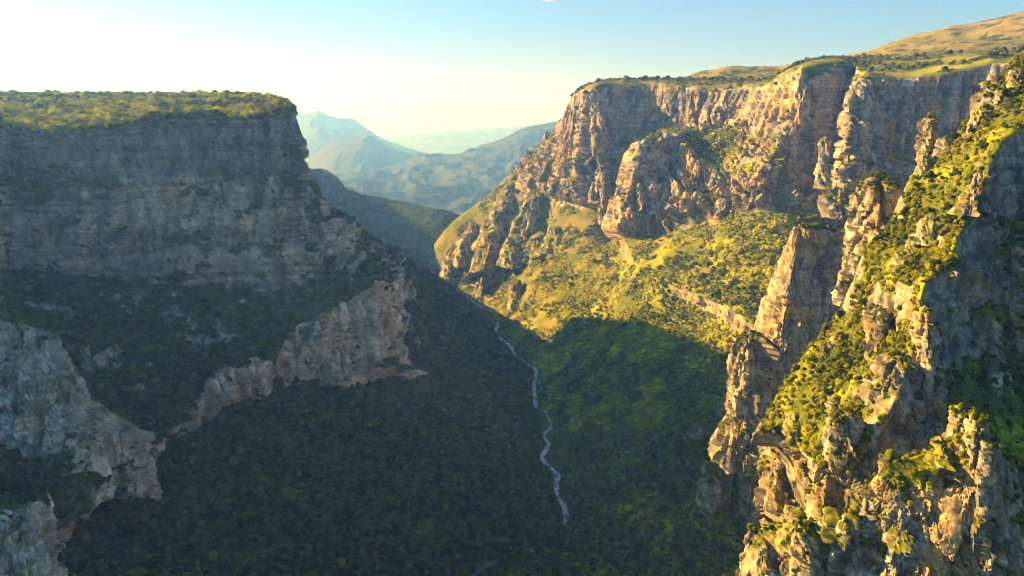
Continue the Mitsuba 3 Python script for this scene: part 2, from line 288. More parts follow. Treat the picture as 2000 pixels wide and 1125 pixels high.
# ------------------------------------------------------------------ right wall: plateau edge, upper wall, bench, lower wall, slope, river
Rr = [
    [W(900, 5200, 60), W(400, 4000, 0), W(380, 4000, -40), W(250, 4000, -180), W(150, 4000, -300), W(-50, 4050, -520), W(-180, 4100, -640), W(-350, 4200, -806)],
    [P(1150, 232, 4200), P(1094, 236, 3200), P(1088, 266, 3230), P(1040, 312, 3300), P(1000, 346, 3350), P(930, 402, 3450), P(880, 437, 3500), P(848, 478, 3580)],
    [P(1160, 185, 3900), P(1108, 200, 3120), P(1100, 270, 3100), P(1090, 322, 3080), P(1080, 385, 3050), P(985, 450, 3200), P(920, 500, 3280), R(876, 545, -806)],
    [P(1170, 165, 3700), P(1130, 172, 3040), P(1120, 260, 3000), P(1115, 322, 2980), P(1115, 395, 2930), P(1050, 470, 2960), P(1000, 520, 2950), R(915, 580, -806)],
    [P(1200, 156, 3600), P(1165, 160, 2980), P(1170, 250, 2900), P(1178, 322, 2880), P(1180, 410, 2830), P(1110, 490, 2700), P(1050, 545, 2660), R(966, 622, -806)],
    [P(1230, 155, 3600), P(1200, 157, 3000), P(1195, 250, 2990), P(1195, 322, 2970), P(1205, 435, 2900), P(1180, 500, 2550), P(1120, 570, 2450), R(973, 645, -806)],
    [P(1290, 155, 3500), P(1278, 156, 2950), P(1270, 255, 2940), P(1238, 300, 2780), P(1195, 458, 2760), P(1220, 515, 2400), P(1160, 590, 2300), R(1003, 682, -806)],
    [P(1320, 155, 3400), P(1300, 156, 2900), P(1300, 252, 2880), P(1258, 278, 2560), P(1215, 462, 2480), P(1245, 525, 2250), P(1200, 600, 2180), R(1043, 718, -806)],
    [P(1360, 155, 3300), P(1350, 157, 2850), P(1345, 250, 2800), P(1325, 262, 2600), P(1270, 460, 2480), P(1275, 535, 2150), P(1240, 610, 2080), R(1052, 780, -806)],
    [P(1410, 155, 3300), P(1400, 158, 2800), P(1390, 250, 2720), P(1360, 320, 2480), P(1310, 456, 2390), P(1300, 545, 2050), P(1290, 575, 2030), R(1074, 850, -806)],
    [P(1455, 155, 3200), P(1445, 160, 2730), P(1450, 240, 2640), P(1400, 340, 2420), P(1350, 450, 2330), P(1335, 560, 1980), P(1335, 590, 1970), R(1068, 890, -806)],
    [P(1500, 155, 3100), P(1490, 162, 2600), P(1480, 250, 2500), P(1430, 350, 2350), P(1400, 440, 2280), P(1370, 575, 1900), P(1370, 610, 1890), R(1080, 915, -806)],
    [P(1560, 125, 3000), P(1530, 140, 2430), P(1510, 240, 2400), P(1470, 340, 2300), P(1440, 425, 2240), P(1405, 590, 1830), P(1405, 625, 1820), R(1094, 935, -806)],
    [P(1600, 115, 2900), P(1565, 125, 2300), P(1560, 230, 2270), P(1490, 330, 2230), P(1485, 418, 2180), P(1430, 600, 1770), P(1430, 645, 1760), R(1103, 970, -806)],
    [P(1650, 110, 2900), P(1635, 118, 2330), P(1630, 240, 2290), P(1560, 340, 2250), P(1540, 428, 2130), P(1450, 615, 1720), P(1455, 665, 1710), R(1113, 1000, -806)],
    [P(1690, 110, 2900), P(1668, 122, 2420), P(1648, 240, 2330), P(1625, 340, 2260), P(1600, 430, 2130), P(1480, 640, 1660), P(1480, 685, 1650), R(1110, 1030, -806)],
    [P(1720, 110, 2800), P(1690, 140, 2120), P(1662, 200, 2060), P(1655, 330, 2030), P(1620, 440, 1990), P(1500, 660, 1560), P(1495, 700, 1550), R(1090, 1062, -806)],
    [P(1800, 108, 2700), P(1780, 143, 2085), P(1775, 230, 2065), P(1760, 330, 2040), P(1720, 470, 1960), P(1520, 720, 1450), P(1500, 745, 1440), R(1045, 1078, -806)],
    [P(1900, 100, 2600), P(1880, 128, 2050), P(1870, 220, 2035), P(1850, 330, 2010), P(1800, 480, 1900), P(1530, 800, 1270), P(1510, 825, 1300), R(990, 1095, -806)],
    [P(1990, 95, 2500), P(1960, 112, 2020), P(1930, 200, 2010), P(1920, 330, 1990), P(1900, 480, 1850), P(1520, 950, 1110), P(1480, 965, 1150), R(938, 1121, -806)],
    [P(2200, 90, 2400), P(2150, 105, 1800), P(2130, 200, 1790), P(2120, 330, 1770), P(2100, 480, 1750), P(1500, 1080, 960), P(1460, 1100, 1000), W(-125, 950, -806)],
    [W(2400, 1300, 80), W(1700, 900, 60), W(1650, 900, -50), W(1600, 900, -200), W(1450, 900, -350), W(420, 560, -620), W(400, 560, -640), W(-30, 700, -806)],
]
rows = list(map(list, zip(*Rr)))
def right_relief(G, rc, u):
    w = (sstep(1.0, 1.4, rc) * (1 - sstep(3.9, 4.1, rc)))[:, None]
    n = fb(G, 62, 62, 330, 3, 441)
    a = np.abs(2 * n2(G, 44, 44, 420, 442) - 1)
    r = rc[:, None] + .5 * (fb(G, 80, 80, 80, 3, 443) - .5)
    return w * (46 * (n - .5) + 16 * np.sqrt(a) - 16 * np.exp(-(a / .10) ** 2) + 12 * sstep(2.75, 2.95, r) + 9 * sstep(3.4, 3.5, r))
def right_mask(G, rc, u):
    r = rc[:, None] + .5 * (fb(G, 80, 80, 80, 3, 443) - .5)
    w = (sstep(1.0, 1.3, rc) * (1 - sstep(3.9, 4.1, rc)))[:, None]
    return -w * (1.3 * np.exp(-((r - 2.85) / .07) ** 2) + 1.0 * np.exp(-((r - 3.45) / .06) ** 2) + 1.3 * sstep(.60, .67, fb(G, 50, 50, 50, 3, 444)))
def right_colour(G, N, rc, u, c, rock):
    g = lerp(lerp(VEG_Y * [.8, .85, 1], GRASS * [.7, .72, .9], sstep(2000, 2900, G[..., 1])[..., None]), VEG * 1.1, sstep(.30, .62, fb(G, 60, 60, 60, 4, 43))[..., None])
    g = lerp(g, DRY * .8, .7 * sstep(.64, .72, fb(G, 60, 60, 40, 3, 44))[..., None])
    far = sstep(1400, 1750, G[..., 1]) * (1 - rock)  # brighter growth past the shadow line: sunlit look put into the colour
    return lerp(c, g, (0.9 * far)[..., None])
landform('right_wall_terrain', rows, [-1.0, 0.6, 0.35, 0.6, -0.85, -0.55, -1.1], s=1.0, rib=1.0, strata=0.8, stain=0.85, lush_shade=0.1, seed=11, relief=right_relief, maskfn=right_mask, colourfn=right_colour, broken=0.6, mask_noise=1.2, ampv=[0, .45, .8, 1, .9, .9, .9, 0.1], soft=0.006)

# ------------------------------------------------------------------ pinnacle
pin = [
    [P(1640, 470, 1330), P(1660, 445, 1320), P(1660, 470, 1310), P(1660, 560, 1300), P(1640, 800, 1260)],
    [P(1585, 430, 1260), P(1570, 428, 1240), P(1545, 500, 1260), P(1500, 620, 1280), P(1440, 760, 1330)],
    [P(1562, 440, 1220), P(1552, 445, 1200), P(1520, 520, 1200), P(1480, 640, 1190), P(1428, 770, 1180)],
    [P(1565, 436, 1190), P(1556, 450, 1170), P(1545, 540, 1150), P(1525, 650, 1130), P(1450, 800, 1090)],
    [P(1600, 440, 1190), P(1605, 450, 1170), P(1600, 540, 1150), P(1590, 650, 1130), P(1560, 850, 1080)],
    [P(1645, 448, 1210), P(1655, 460, 1200), P(1650, 540, 1190), P(1645, 660, 1180), P(1630, 860, 1100)],
    [P(1650, 455, 1260), P(1668, 470, 1260), P(1668, 560, 1250), P(1665, 700, 1240), P(1660, 860, 1200)],
]
rows = list(map(list, zip(*pin)))
landform('rock_pinnacle_terrain', rows, [0.2, 0.8, 0.8, 0.5], s=0.5, rib=0.7, strata=0.9, stain=0.8, lush_shade=0.1, seed=23, amp=0.8, broken=0.9, mask_noise=1.6)

# ------------------------------------------------------------------ near ridge on the right
A = [
    [P(2120, 110, 1050), P(2075, 55, 900), P(2110, 90, 860), P(2150, 130, 800), P(2250, 420, 740), P(2400, 520, 700)],
    [P(2050, 180, 1050), P(1985, 108, 880), P(2010, 160, 830), P(2050, 215, 760), P(2120, 420, 720), P(2300, 560, 690)],
    [P(1960, 280, 1030), P(1908, 208, 860), P(1940, 235, 800), P(1965, 265, 740), P(2020, 420, 715), P(2260, 600, 680)],
    [P(1880, 360, 1010), P(1830, 288, 840), P(1880, 310, 780), P(1925, 340, 705), P(1970, 450, 695), P(2230, 640, 665)],
    [P(1840, 400, 990), P(1790, 325, 820), P(1845, 365, 760), P(1905, 410, 685), P(1950, 520, 670), P(2200, 680, 650)],
    [P(1810, 450, 980), P(1757, 375, 800), P(1815, 420, 740), P(1872, 455, 665), P(1925, 590, 655), P(2180, 740, 630)],
    [P(1770, 520, 970), P(1725, 440, 790), P(1785, 480, 730), P(1848, 510, 645), P(1905, 650, 635), P(2160, 800, 610)],
    [P(1735, 560, 960), P(1688, 488, 780), P(1745, 520, 715), P(1805, 548, 632), P(1890, 700, 615), P(2150, 860, 590)],
    [P(1710, 610, 950), P(1664, 542, 765), P(1725, 570, 700), P(1792, 600, 615), P(1870, 760, 595), P(2140, 910, 570)],
    [P(1690, 660, 940), P(1640, 592, 750), P(1715, 620, 685), P(1790, 655, 595), P(1850, 800, 580), P(2130, 960, 550)],
    [P(1650, 720, 930), P(1600, 645, 732), P(1680, 690, 670), P(1762, 730, 575), P(1830, 850, 560), P(2120, 1010, 530)],
    [P(1610, 780, 900), P(1562, 690, 716), P(1650, 740, 650), P(1738, 790, 557), P(1800, 900, 545), P(2110, 1060, 510)],
    [P(1580, 830, 880), P(1532, 742, 702), P(1615, 800, 640), P(1700, 850, 547), P(1760, 950, 535), P(2080, 1110, 500)],
    [P(1550, 880, 860), P(1503, 795, 692), P(1580, 850, 630), P(1660, 900, 540), P(1700, 1000, 525), P(2040, 1150, 490)],
    [P(1530, 900, 860), P(1490, 825, 690), P(1550, 880, 630), P(1625, 925, 545), P(1670, 1030, 530), P(1980, 1180, 480)],
    [P(1520, 980, 1000), P(1490, 880, 740), P(1535, 930, 670), P(1600, 965, 570), P(1640, 1080, 545), P(1900, 1230, 470)],
    [P(1500, 1060, 1050), P(1490, 1000, 860), P(1530, 1030, 770), P(1580, 1060, 650), P(1610, 1150, 580), P(1850, 1300, 460)],
]
rows = list(map(list, zip(*A)))
def ridge_relief(G, rc, u):
    r = rc[:, None] + 0.35 * (fb(G, 45, 45, 45, 3, 501) - .5) * 2
    low = sstep(.40, .55, u)[None] * (1 - sstep(.93, 1, u))[None]
    d = low * (16 * np.exp(-((r - 1.50) / .24) ** 2) - 24 * np.exp(-((r - 2.22) / .20) ** 2) + 8 * np.exp(-((r - 2.75) / .2) ** 2))
    up = (1 - sstep(.35, .5, u))[None]
    return d + up * (10 * np.exp(-((r - 1.45) / .15) ** 2) - 12 * np.exp(-((r - 1.75) / .13) ** 2) + 8 * np.exp(-((r - 2.3) / .15) ** 2) - 10 * np.exp(-((r - 2.6) / .12) ** 2))
landform('near_ridge_terrain', rows, [-0.5, -0.6, -0.55, 0.2, -0.8], s=0.5, rib=0.5, strata=0.9, stain=0.6, lush_shade=0.05, seed=37, amp=0.95, broken=0.9, mask_noise=2.2, relief=ridge_relief)

# ------------------------------------------------------------------ lowest ridge, bottom right
B = [
    [P(1420, 1180, 520), P(1455, 1090, 470), P(1450, 1130, 462), P(1420, 1320, 440)],
    [P(1500, 1120, 530), P(1500, 1026, 462), P(1505, 1090, 450), P(1500, 1330, 420)],
    [P(1570, 1100, 525), P(1570, 1013, 452), P(1580, 1085, 438), P(1580, 1330, 405)],
    [P(1650, 1080, 520), P(1640, 1002, 446), P(1655, 1075, 430), P(1660, 1330, 395)],
    [P(1710, 1040, 515), P(1692, 965, 440), P(1715, 1040, 425), P(1730, 1330, 390)],
    [P(1760, 990, 510), P(1728, 905, 436), P(1760, 1000, 420), P(1790, 1330, 385)],
    [P(1810, 960, 505), P(1785, 882, 432), P(1815, 980, 415), P(1840, 1330, 380)],
    [P(1860, 940, 500), P(1842, 865, 428), P(1865, 950, 412), P(1880, 1330, 378)],
    [P(1900, 910, 495), P(1886, 836, 425), P(1900, 920, 410), P(1910, 1330, 378)],
    [P(1935, 880, 490), P(1920, 808, 422), P(1928, 890, 412), P(1940, 1330, 380)],
    [P(1975, 900, 490), P(1934, 850, 428), P(1942, 940, 425), P(1970, 1330, 395)],
    [P(2040, 1010, 490), P(1960, 980, 440), P(1975, 1050, 430), P(2030, 1350, 400)],
    [P(2150, 1110, 490), P(2080, 1090, 450), P(2090, 1150, 440), P(2120, 1380, 410)],
]
rows = list(map(list, zip(*B)))
landform('lowest_ridge_terrain', rows, [-0.6, -0.45, 0.1], s=0.36, broken=0.8, mask_noise=2.2, rib=0.4, strata=0.9, stain=0.8, lush_shade=0.15, seed=51, amp=1.0)

# ------------------------------------------------------------------ near spur on the left, and the crag at the lower left corner
E = [
    [P(-300, 620, 1150), P(-250, 585, 1000), P(-260, 760, 920), P(-260, 960, 850), P(-200, 1150, 780)],
    [P(-120, 640, 1130), P(-80, 600, 990), P(-80, 760, 920), P(-80, 950, 860), P(-60, 1120, 800)],
    [P(0, 650, 1120), P(10, 608, 985), P(10, 760, 925), P(10, 940, 870), P(20, 1090, 810)],
    [P(80, 680, 1120), P(70, 622, 985), P(65, 770, 930), P(65, 930, 885), P(90, 1060, 830)],
    [P(140, 730, 1130), P(108, 660, 985), P(110, 780, 940), P(110, 890, 905), P(140, 1020, 860)],
    [P(190, 780, 1150), P(150, 745, 1000), P(160, 800, 960), P(165, 850, 935), P(190, 990, 900)],
    [P(250, 830, 1180), P(215, 800, 1050), P(220, 830, 1010), P(225, 870, 985), P(240, 970, 960)],
    [P(320, 880, 1200), P(300, 850, 1120), P(300, 870, 1090), P(300, 900, 1070), P(300, 980, 1050)],
]
rows = list(map(list, zip(*E)))
def spur_colour(G, N, rc, u, c, rock):
    f = PALE * [1.45, 1.48, 1.5] * (.55 + .9 * fb(G, 5, 5, 22, 3, 421))[..., None]
    f = lerp(f, STAIN, (.55 * sstep(.56, .64, fb(G, 16, 16, 30, 3, 422)))[..., None])
    return lerp(c, f, (rock * .85 * sstep(.36, .52, fb(G, 12, 12, 40, 3, 423)))[..., None])
landform('near_spur_terrain', rows, [-0.5, 0.55, 0.5, -0.7], colourfn=spur_colour, mask_noise=1.6, broken=1.0, s=0.6, rib=0.6, strata=0.9, stain=0.5, lush_shade=0.9, seed=61, amp=0.9)
Fc = [
    [P(-200, 1010, 760), P(-200, 960, 680), P(-200, 1080, 640), P(-200, 1300, 600)],
    [P(0, 1020, 760), P(0, 975, 680), P(0, 1080, 640), P(0, 1300, 600)],
    [P(60, 1040, 760), P(55, 985, 680), P(58, 1090, 645), P(60, 1300, 610)],
    [P(110, 1090, 770), P(95, 1055, 690), P(98, 1120, 660), P(100, 1300, 625)],
    [P(170, 1180, 780), P(130, 1170, 700), P(130, 1200, 680), P(130, 1320, 640)],
]
rows = list(map(list, zip(*Fc)))
landform('corner_crag_terrain', rows, [-0.3, 0.6, 0.6], colourfn=spur_colour, mask_noise=1.5, broken=1.0, s=0.45, rib=0.8, strata=0.9, stain=0.5, lush_shade=0.8, seed=67, amp=0.9)

# ------------------------------------------------------------------ far spur in the shade, middle hills, mountains, grass hills
Sp = [
    [P(420, 380, 5600), P(430, 330, 5000), P(430, 400, 4900), P(430, 540, 4300)],
    [P(560, 380, 5600), P(575, 330, 4900), P(580, 400, 4700), P(600, 540, 4100)],
    [P(620, 380, 5500), P(628, 327, 4800), P(640, 400, 4600), P(680, 550, 4000)],
    [P(660, 390, 5400), P(655, 340, 4700), P(675, 410, 4500), P(720, 550, 3950)],
    [P(690, 400, 5300), P(680, 367, 4650), P(710, 425, 4400), P(760, 550, 3850)],
    [P(780, 420, 5200), P(765, 388, 4600), P(780, 440, 4300), P(800, 550, 3750)],
    [P(870, 430, 5100), P(850, 404, 4500), P(850, 455, 4200), P(840, 550, 3650)],
    [P(950, 450, 5000), P(930, 432, 4500), P(920, 470, 4200), P(890, 550, 3600)],
]
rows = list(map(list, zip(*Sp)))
landform('far_spur_terrain', rows, [-0.5, 0.0, -0.6], colourfn=lambda G, N, rc, u, c, rock: c * [.5, .6, .8], s=1.6, seed=71, amp=0.7, lush_shade=0.8, step=2.2)  # colour darkened and blued to stand in for shade

Hl = [
    [P(560, 420, 8060), P(560, 390, 9610), P(560, 368, 11470), P(560, 350, 13640), P(540, 372, 17050)],
    [P(690, 410, 8060), P(690, 385, 9610), P(690, 360, 11470), P(690, 343, 13330), P(660, 366, 17050)],
    [P(765, 410, 8060), P(760, 385, 9610), P(760, 350, 11470), P(760, 325, 13330), P(740, 366, 17050)],
    [P(830, 410, 8060), P(830, 380, 9610), P(830, 340, 11470), P(832, 302, 13485), P(830, 350, 17050)],
    [P(900, 412, 8060), P(900, 378, 9610), P(900, 335, 11470), P(905, 297, 13640), P(900, 350, 17050)],
    [P(960, 415, 8060), P(960, 376, 9610), P(960, 330, 11470), P(940, 283, 13950), P(960, 350, 17050)],
    [P(1020, 415, 8060), P(1020, 375, 9610), P(1020, 325, 11470), P(1010, 255, 13950), P(1020, 330, 17050)],
    [P(1100, 415, 8060), P(1100, 375, 9610), P(1090, 320, 11470), P(1070, 240, 13950), P(1080, 300, 17050)],
    [P(1220, 415, 8060), P(1220, 375, 9610), P(1220, 320, 11470), P(1220, 228, 13950), P(1220, 300, 17050)],
]
rows = list(map(list, zip(*Hl)))
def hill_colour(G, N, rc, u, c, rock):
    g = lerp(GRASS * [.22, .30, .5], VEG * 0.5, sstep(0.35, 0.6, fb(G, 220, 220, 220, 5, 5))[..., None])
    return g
def hill_relief(key, rows, amp, scale, seed, colourfn, step=2.2, gully=1.0, sx=1.0, smooth=True):
    G, rc, u = loft(rows, step, soft=0.02)
    p = G * [sx, 1, 0]
    w = p + (np.stack([N_(p / (1.3 * scale), seed), N_(p / (1.3 * scale), seed + 1), 0 * p[..., 0] + .5], -1) - .5) * scale
    h = 1 - np.abs(2 * N_(w / scale, seed + 2) - 1)
    h2 = 1 - np.abs(2 * N_(w / (scale * .42), seed + 3) - 1)
    h3 = fbm(w / (scale * .2), 4, seed + 4)
    hh = amp * ((h - .5) + .5 * gully * (h2 - .5) + .55 * (h3 - .5))
    fade = np.interp(rc, [0, .6, len(rows) - 2.3, len(rows) - 2, len(rows) - 1], [0.6, 1, 0.75, 0.3, 0])[:, None]
    G = G.copy(); G[..., 2] += hh * fade
    N = orient(G, normals(G))
    c = colourfn(G, N, rc, u, None, None)
    emit(key, G.reshape(-1, 3), grid_faces(*G.shape[:2]), c.reshape(-1, 3), 'structure', smooth=smooth)
    SURF[key] = (G, N, None, rc, u)
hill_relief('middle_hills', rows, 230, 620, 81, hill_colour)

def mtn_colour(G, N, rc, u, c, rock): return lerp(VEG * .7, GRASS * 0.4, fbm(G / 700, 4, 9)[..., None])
M1 = [[P(x, y + 95, 19000), P(x, y + 45, 21000), P(x, y, 24000), P(x, y + 60, 29000)] for x, y in
      [(440, 262), (520, 238), (560, 226), (590, 220), (608, 217), (621, 214), (634, 221), (660, 228), (690, 233), (712, 248), (740, 266), (790, 286), (850, 302), (950, 318)]]
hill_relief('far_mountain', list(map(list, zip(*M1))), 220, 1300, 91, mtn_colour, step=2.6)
M2 = [[P(x, y + 95, 13500), P(x, y + 45, 14500), P(x, y, 16000), P(x, y + 50, 18500)] for x, y in
      [(500, 330), (570, 325), (600, 312), (632, 285), (665, 266), (700, 262), (725, 266), (752, 282), (800, 300), (850, 315), (950, 330)]]
hill_relief('far_hill', list(map(list, zip(*M2))), 180, 900, 95, mtn_colour, step=2.6)
M3 = [[P(x, y + 60, 30000), P(x, y + 30, 33000), P(x, y, 37000), P(x, y + 30, 42000)] for x, y in
      [(500, 290), (700, 280), (770, 270), (830, 262), (880, 256), (950, 251), (1020, 246), (1120, 236), (1250, 236)]]
hill_relief('distant_range', list(map(list, zip(*M3))), 230, 2400, 99, mtn_colour, step=3)
def grass_colour(G, N, rc, u, c, rock):
    a = fbm(G / 160, 4, 21)
    g = lerp(GRASS * [0.62, .72, 0.7], DRY * [.8, .88, .7], sstep(0.35, 0.65, np.broadcast_to((rc / 3)[:, None], a.shape) * 0.55 + a * 0.6 - 0.05)[..., None])
    dark = sstep(0.56, 0.66, fbm(G / [60, 60, 30], 4, 22))
    return lerp(g, VEG_D, (dark * 0.8)[..., None])
G1 = [[P(x, 190, 3000), P(x, y + 18, 3350), P(x, y, 3700), P(x, y + 40, 4500)] for x, y in
      [(1180, 162), (1290, 157), (1325, 152), (1360, 141), (1400, 134), (1440, 129), (1480, 129), (1515, 130), (1550, 125), (1600, 118), (1700, 100), (1800, 100)]]
hill_relief('grass_hill', list(map(list, zip(*G1))), 26, 260, 101, grass_colour, step=2.2)
G2 = [[P(x, 170, 2700), P(x, lerp(y, 140, .5), 3300), P(x, y, 4000), P(x + 30, y + 60, 5500)] for x, y in
      [(1560, 150), (1640, 122), (1690, 103), (1730, 86), (1770, 72), (1825, 58), (1865, 46), (1890, 43), (1920, 38), (1960, 28), (2000, 18), (2100, -15), (2250, -60)]]
hill_relief('grass_mountain', list(map(list, zip(*G2))), 34, 330, 103, grass_colour, step=2.2)

# ------------------------------------------------------------------ rock towers standing out of the ridges
def rock_tower(px, py, wide, high, D, label, lean=0.0, deep=1.5, seed=0, s=None, taper=0.74, veg=True, extra=0.7, name='rock_tower', group=None):
    r = np.random.default_rng(1000 + seed)
    top, foot = np.array(P(px, py, D)), np.array(P(px + lean, py + high, D * 0.985))
    m = np.linalg.norm(np.array(P(px + 1, py, D)) - top)              # metres per pixel there
    rx, ry = wide * m / 2, wide * m / 2 * deep
    foot = foot + (foot - top) * extra
    na, nh = int(np.clip(2.2 * wide / STEP, 22, 200)), int(np.clip(high * 1.4 / STEP, 20, 200))
    a = np.linspace(0, 2 * np.pi, na, endpoint=False)
    ca = np.sort(r.uniform(0, 2 * np.pi, 6)); cr = r.uniform(0.8, 1.2, 6)
    rad = np.interp(a, np.concatenate([ca - 2 * np.pi, ca, ca + 2 * np.pi]), np.tile(cr, 3))
    f = np.linspace(0, 1, nh)
    prof = np.interp(f, [0, .03, .10, .25, .6, 1], [0.02, .42, taper * .92, taper, 1.0, 1.35])
    axis = top[None] + (foot - top)[None] * f[:, None]
    z = axis[:, 2] + 0.0
    G = np.stack([axis[:, None, 0] + (prof[:, None] * rad[None]) * (rx * np.cos(a))[None], axis[:, None, 1] + (prof[:, None] * rad[None]) * (ry * np.sin(a))[None], np.broadcast_to(z[:, None], (nh, na))], -1)
    s = s or 0.012 * wide * m + 0.12
    out = np.stack([np.cos(a), np.sin(a), 0 * a], -1)[None]
    d, joint = rock_shape(np.concatenate([G, G[:, :1]], 1), s, 0.5, 0.8, 300 + seed, broken=0.75, large=14)
    d = d[:, :-1]
    # the seam closes because the noise is a function of position alone; the Voronoi planes are the same on both sides
    lim = np.minimum(1.0, (prof / .62) ** 1.6)[:, None]
    G = G + out * (d * lim)[..., None]
    G[..., 2] += 0.25 * d * (1 - lim)
    Gc = np.concatenate([G, G[:, :1]], 1)
    N = normals(Gc)
    if (N[nh // 2, :, :2] * np.concatenate([out[0], out[0, :1]])[:, :2]).sum() < 0: N = -N
    c = rock_colour(Gc, max(s, .25), 0.6, 300 + seed) * rock_tone(Gc, max(s, .25), 300 + seed)
    c = lerp(c, c * [.36, .38, .36], (joint * .55)[..., None])
    rock = np.ones(N.shape[:2])
    if veg:
        rock = sstep(-0.1, 0.1, 0.62 - N[..., 2] + 0.8 * (fb(Gc, 7, 7, 5, 3, seed) - 0.5))
        c = lerp(veg_colour(Gc, 0.5, 0.1, seed), c, rock[..., None])
    key = name if name not in scene else '%s_%03d' % (name, sum(x.startswith(name) for x in scene))
    emit(key, Gc.reshape(-1, 3), grid_faces(nh, na + 1), c.reshape(-1, 3))
    labels[key] = {'label': label, 'category': 'rock', **({'group': group} if group else {})}
    SURF[key] = (Gc, N, rock, None, None)

for q in [
    (1938, 168, 74, 110, 845, 'sunlit rock wall at the top of the near ridge, by the right edge', 0, 1.6),
    (1812, 226, 44, 90, 930, 'small rounded rock knob on the skyline of the near ridge', 6, 1.5),
    (1722, 338, 96, 150, 990, 'broad rock knob with a lit left edge, between the shaded wall and the near ridge', -24, 1.4),
    (1716, 598, 62, 110, 668, 'grey rock block with a dark overhang in the middle of the near ridge', 4, 1.3),
    (1752, 690, 96, 120, 588, 'orange-stained rock block on the front of the near ridge', 0, 1.3),
    (1806, 600, 56, 190, 590, 'tall grey shaded rock wall at the right end of the near ridge', 4, 1.4),
    (1640, 655, 44, 110, 705, 'lit rock rib above the dark gully of the near ridge', -10, 1.5),
    (1655, 802, 84, 130, 560, 'pointed orange rock tower at the foot of the near ridge', -8, 1.2),
    (1530, 800, 34, 110, 690, 'lowest lit rock rib of the near ridge, above the shade', -14, 1.5),
    (1465, 648, 84, 150, 1105, 'rounded orange rock bulge under the tall pinnacle', -14, 1.3),
    (1428, 775, 60, 150, 1290, 'pale shaded rock pillar below the rounded bulge', -12, 1.3),
    (1474, 868, 52, 140, 1130, 'grey shaded rock pillar second from the valley', -10, 1.3),
    (1402, 900, 70, 120, 1160, 'dark rock mass nearest the valley forest', -6, 1.3),
    (1522, 838, 60, 120, 1090, 'bluish rounded rock pillar in the shade beside the near ridge', -10, 1.3),
    (1545, 935, 76, 110, 900, 'grey rock with a dark hollow just behind the lowest ridge', 0, 1.3),
    (1372, 812, 64, 70, 1360, 'dim blue rock outcrop rising from the valley forest', -6, 1.3),
    (1742, 885, 56, 140, 440, 'lit rock column at the bend of the lowest ridge', -4, 1.2),
    (1900, 806, 66, 190, 418, 'rock tower at the right end of the lowest ridge', 6, 1.5),
    (1560, 1010, 60, 130, 446, 'lit rock rib on the left half of the lowest ridge', 0, 1.1),
    (1660, 1000, 70, 150, 436, 'lit rock wall below the bushes of the lowest ridge', 0, 1.1),
    (1470, 1030, 40, 130, 470, 'shaded rock edge at the left end of the lowest ridge', 0, 1.1),
    (1920, 600, 60, 90, 640, 'dim rock face in the dark right-hand slope', 0, 1.3),
    (1968, 460, 120, 120, 690, 'large grey rock face in the shade at the right edge', 10, 1.2),
    (1880, 795, 46, 60, 520, 'small rock with yellow bushes behind the lowest ridge', 0, 1.2),
    (168, 672, 14, 56, 1240, 'lone rock needle in the dark forest below the left wall', 4, 1.1),
    (292, 880, 60, 70, 1075, 'orange rock patch in the lower left rock band', -40, 0.7),
    (1208, 368, 14, 44, 2640, 'small orange rock needle in front of the shaded alcove', 0, 1.2),
    (1178, 335, 12, 60, 2830, 'thin lit rock sliver on the edge of the shaded alcove', -2, 1.2),
    (1275, 315, 12, 60, 2545, 'thin lit rock blade on the shaded buttress', -2, 1.2),
    (1612, 265, 22, 60, 2140, 'pair of lit rock teeth in the dark gully', -4, 1.2),
    (1012, 334, 34, 44, 3330, 'topmost rock crag on the far spur, near its skyline', -14, 1.6),
    (1048, 372, 46, 60, 3120, 'shaded rock buttress below the left end of the right wall', -16, 1.6),
    (985, 395, 40, 52, 3290, 'rock rib in the middle of the far spur', -18, 1.6),
    (925, 435, 36, 46, 3330, 'rock rib low on the far spur', -16, 1.6),
    (965, 446, 44, 62, 3080, 'dark broad rock step on the lower far spur', -12, 1.6),
    (1010, 455, 50, 36, 2990, 'left cliff block under the grass tongue', -4, 1.4),
    (1052, 452, 46, 34, 2960, 'middle cliff block under the grass tongue', -4, 1.4),
    (1090, 440, 50, 34, 2900, 'right cliff block under the grass tongue', -4, 1.4),
    (884, 478, 30, 46, 3370, 'lowest rock crag of the far spur, above the gorge narrows', -6, 1.6),
    (1012, 545, 22, 34, 2720, 'dark rock tooth in the sunlit slope', -4, 1.4),
    (1050, 556, 22, 36, 2640, 'brown rock tooth right of the dark one in the sunlit slope', -6, 1.4),
    (1310, 480, 18, 34, 2290, 'dark-sided rock stub below the lit wall', -4, 1.3),
]:
    rock_tower(*q[:6], lean=q[6], deep=q[7], seed=int(q[0]))

NTH = 'first second third fourth fifth sixth seventh eighth ninth tenth eleventh twelfth'.split()
def outcrops(surf, n, size, seed, label, key, zone):
    G, N, rock, rc, u = SURF[surf]
    r = np.random.default_rng(seed)
    px, py, dist = proj(G)
    ok = np.argwhere(zone(px, py, rc) & (N[..., 2] > .2) & ((N * (np.array([0, 0, EYE]) - G)).sum(-1) > 0))
    got = []
    for i, j in ok[r.permutation(len(ok))]:
        x, y, d = px[i, j], py[i, j], G[i, j, 1]
        if all((x - a) ** 2 + (y - b) ** 2 > (size * 1.5) ** 2 for a, b, *_ in got): got.append((x, y, d))
        if len(got) >= n: break
    for k, (x, y, d) in enumerate(sorted(got, key=key)):
        w = size * r.uniform(.6, 1.3); h = w * r.uniform(.8, 1.7)
        rock_tower(x, y - h * .62, w, h, d + w / FPX * d * .2, label % NTH[k], lean=-r.uniform(-.1, .3) * h, deep=1.3, seed=seed * 100 + k + 1, name='rock_outcrop', group='pale rock outcrops on the ridges')
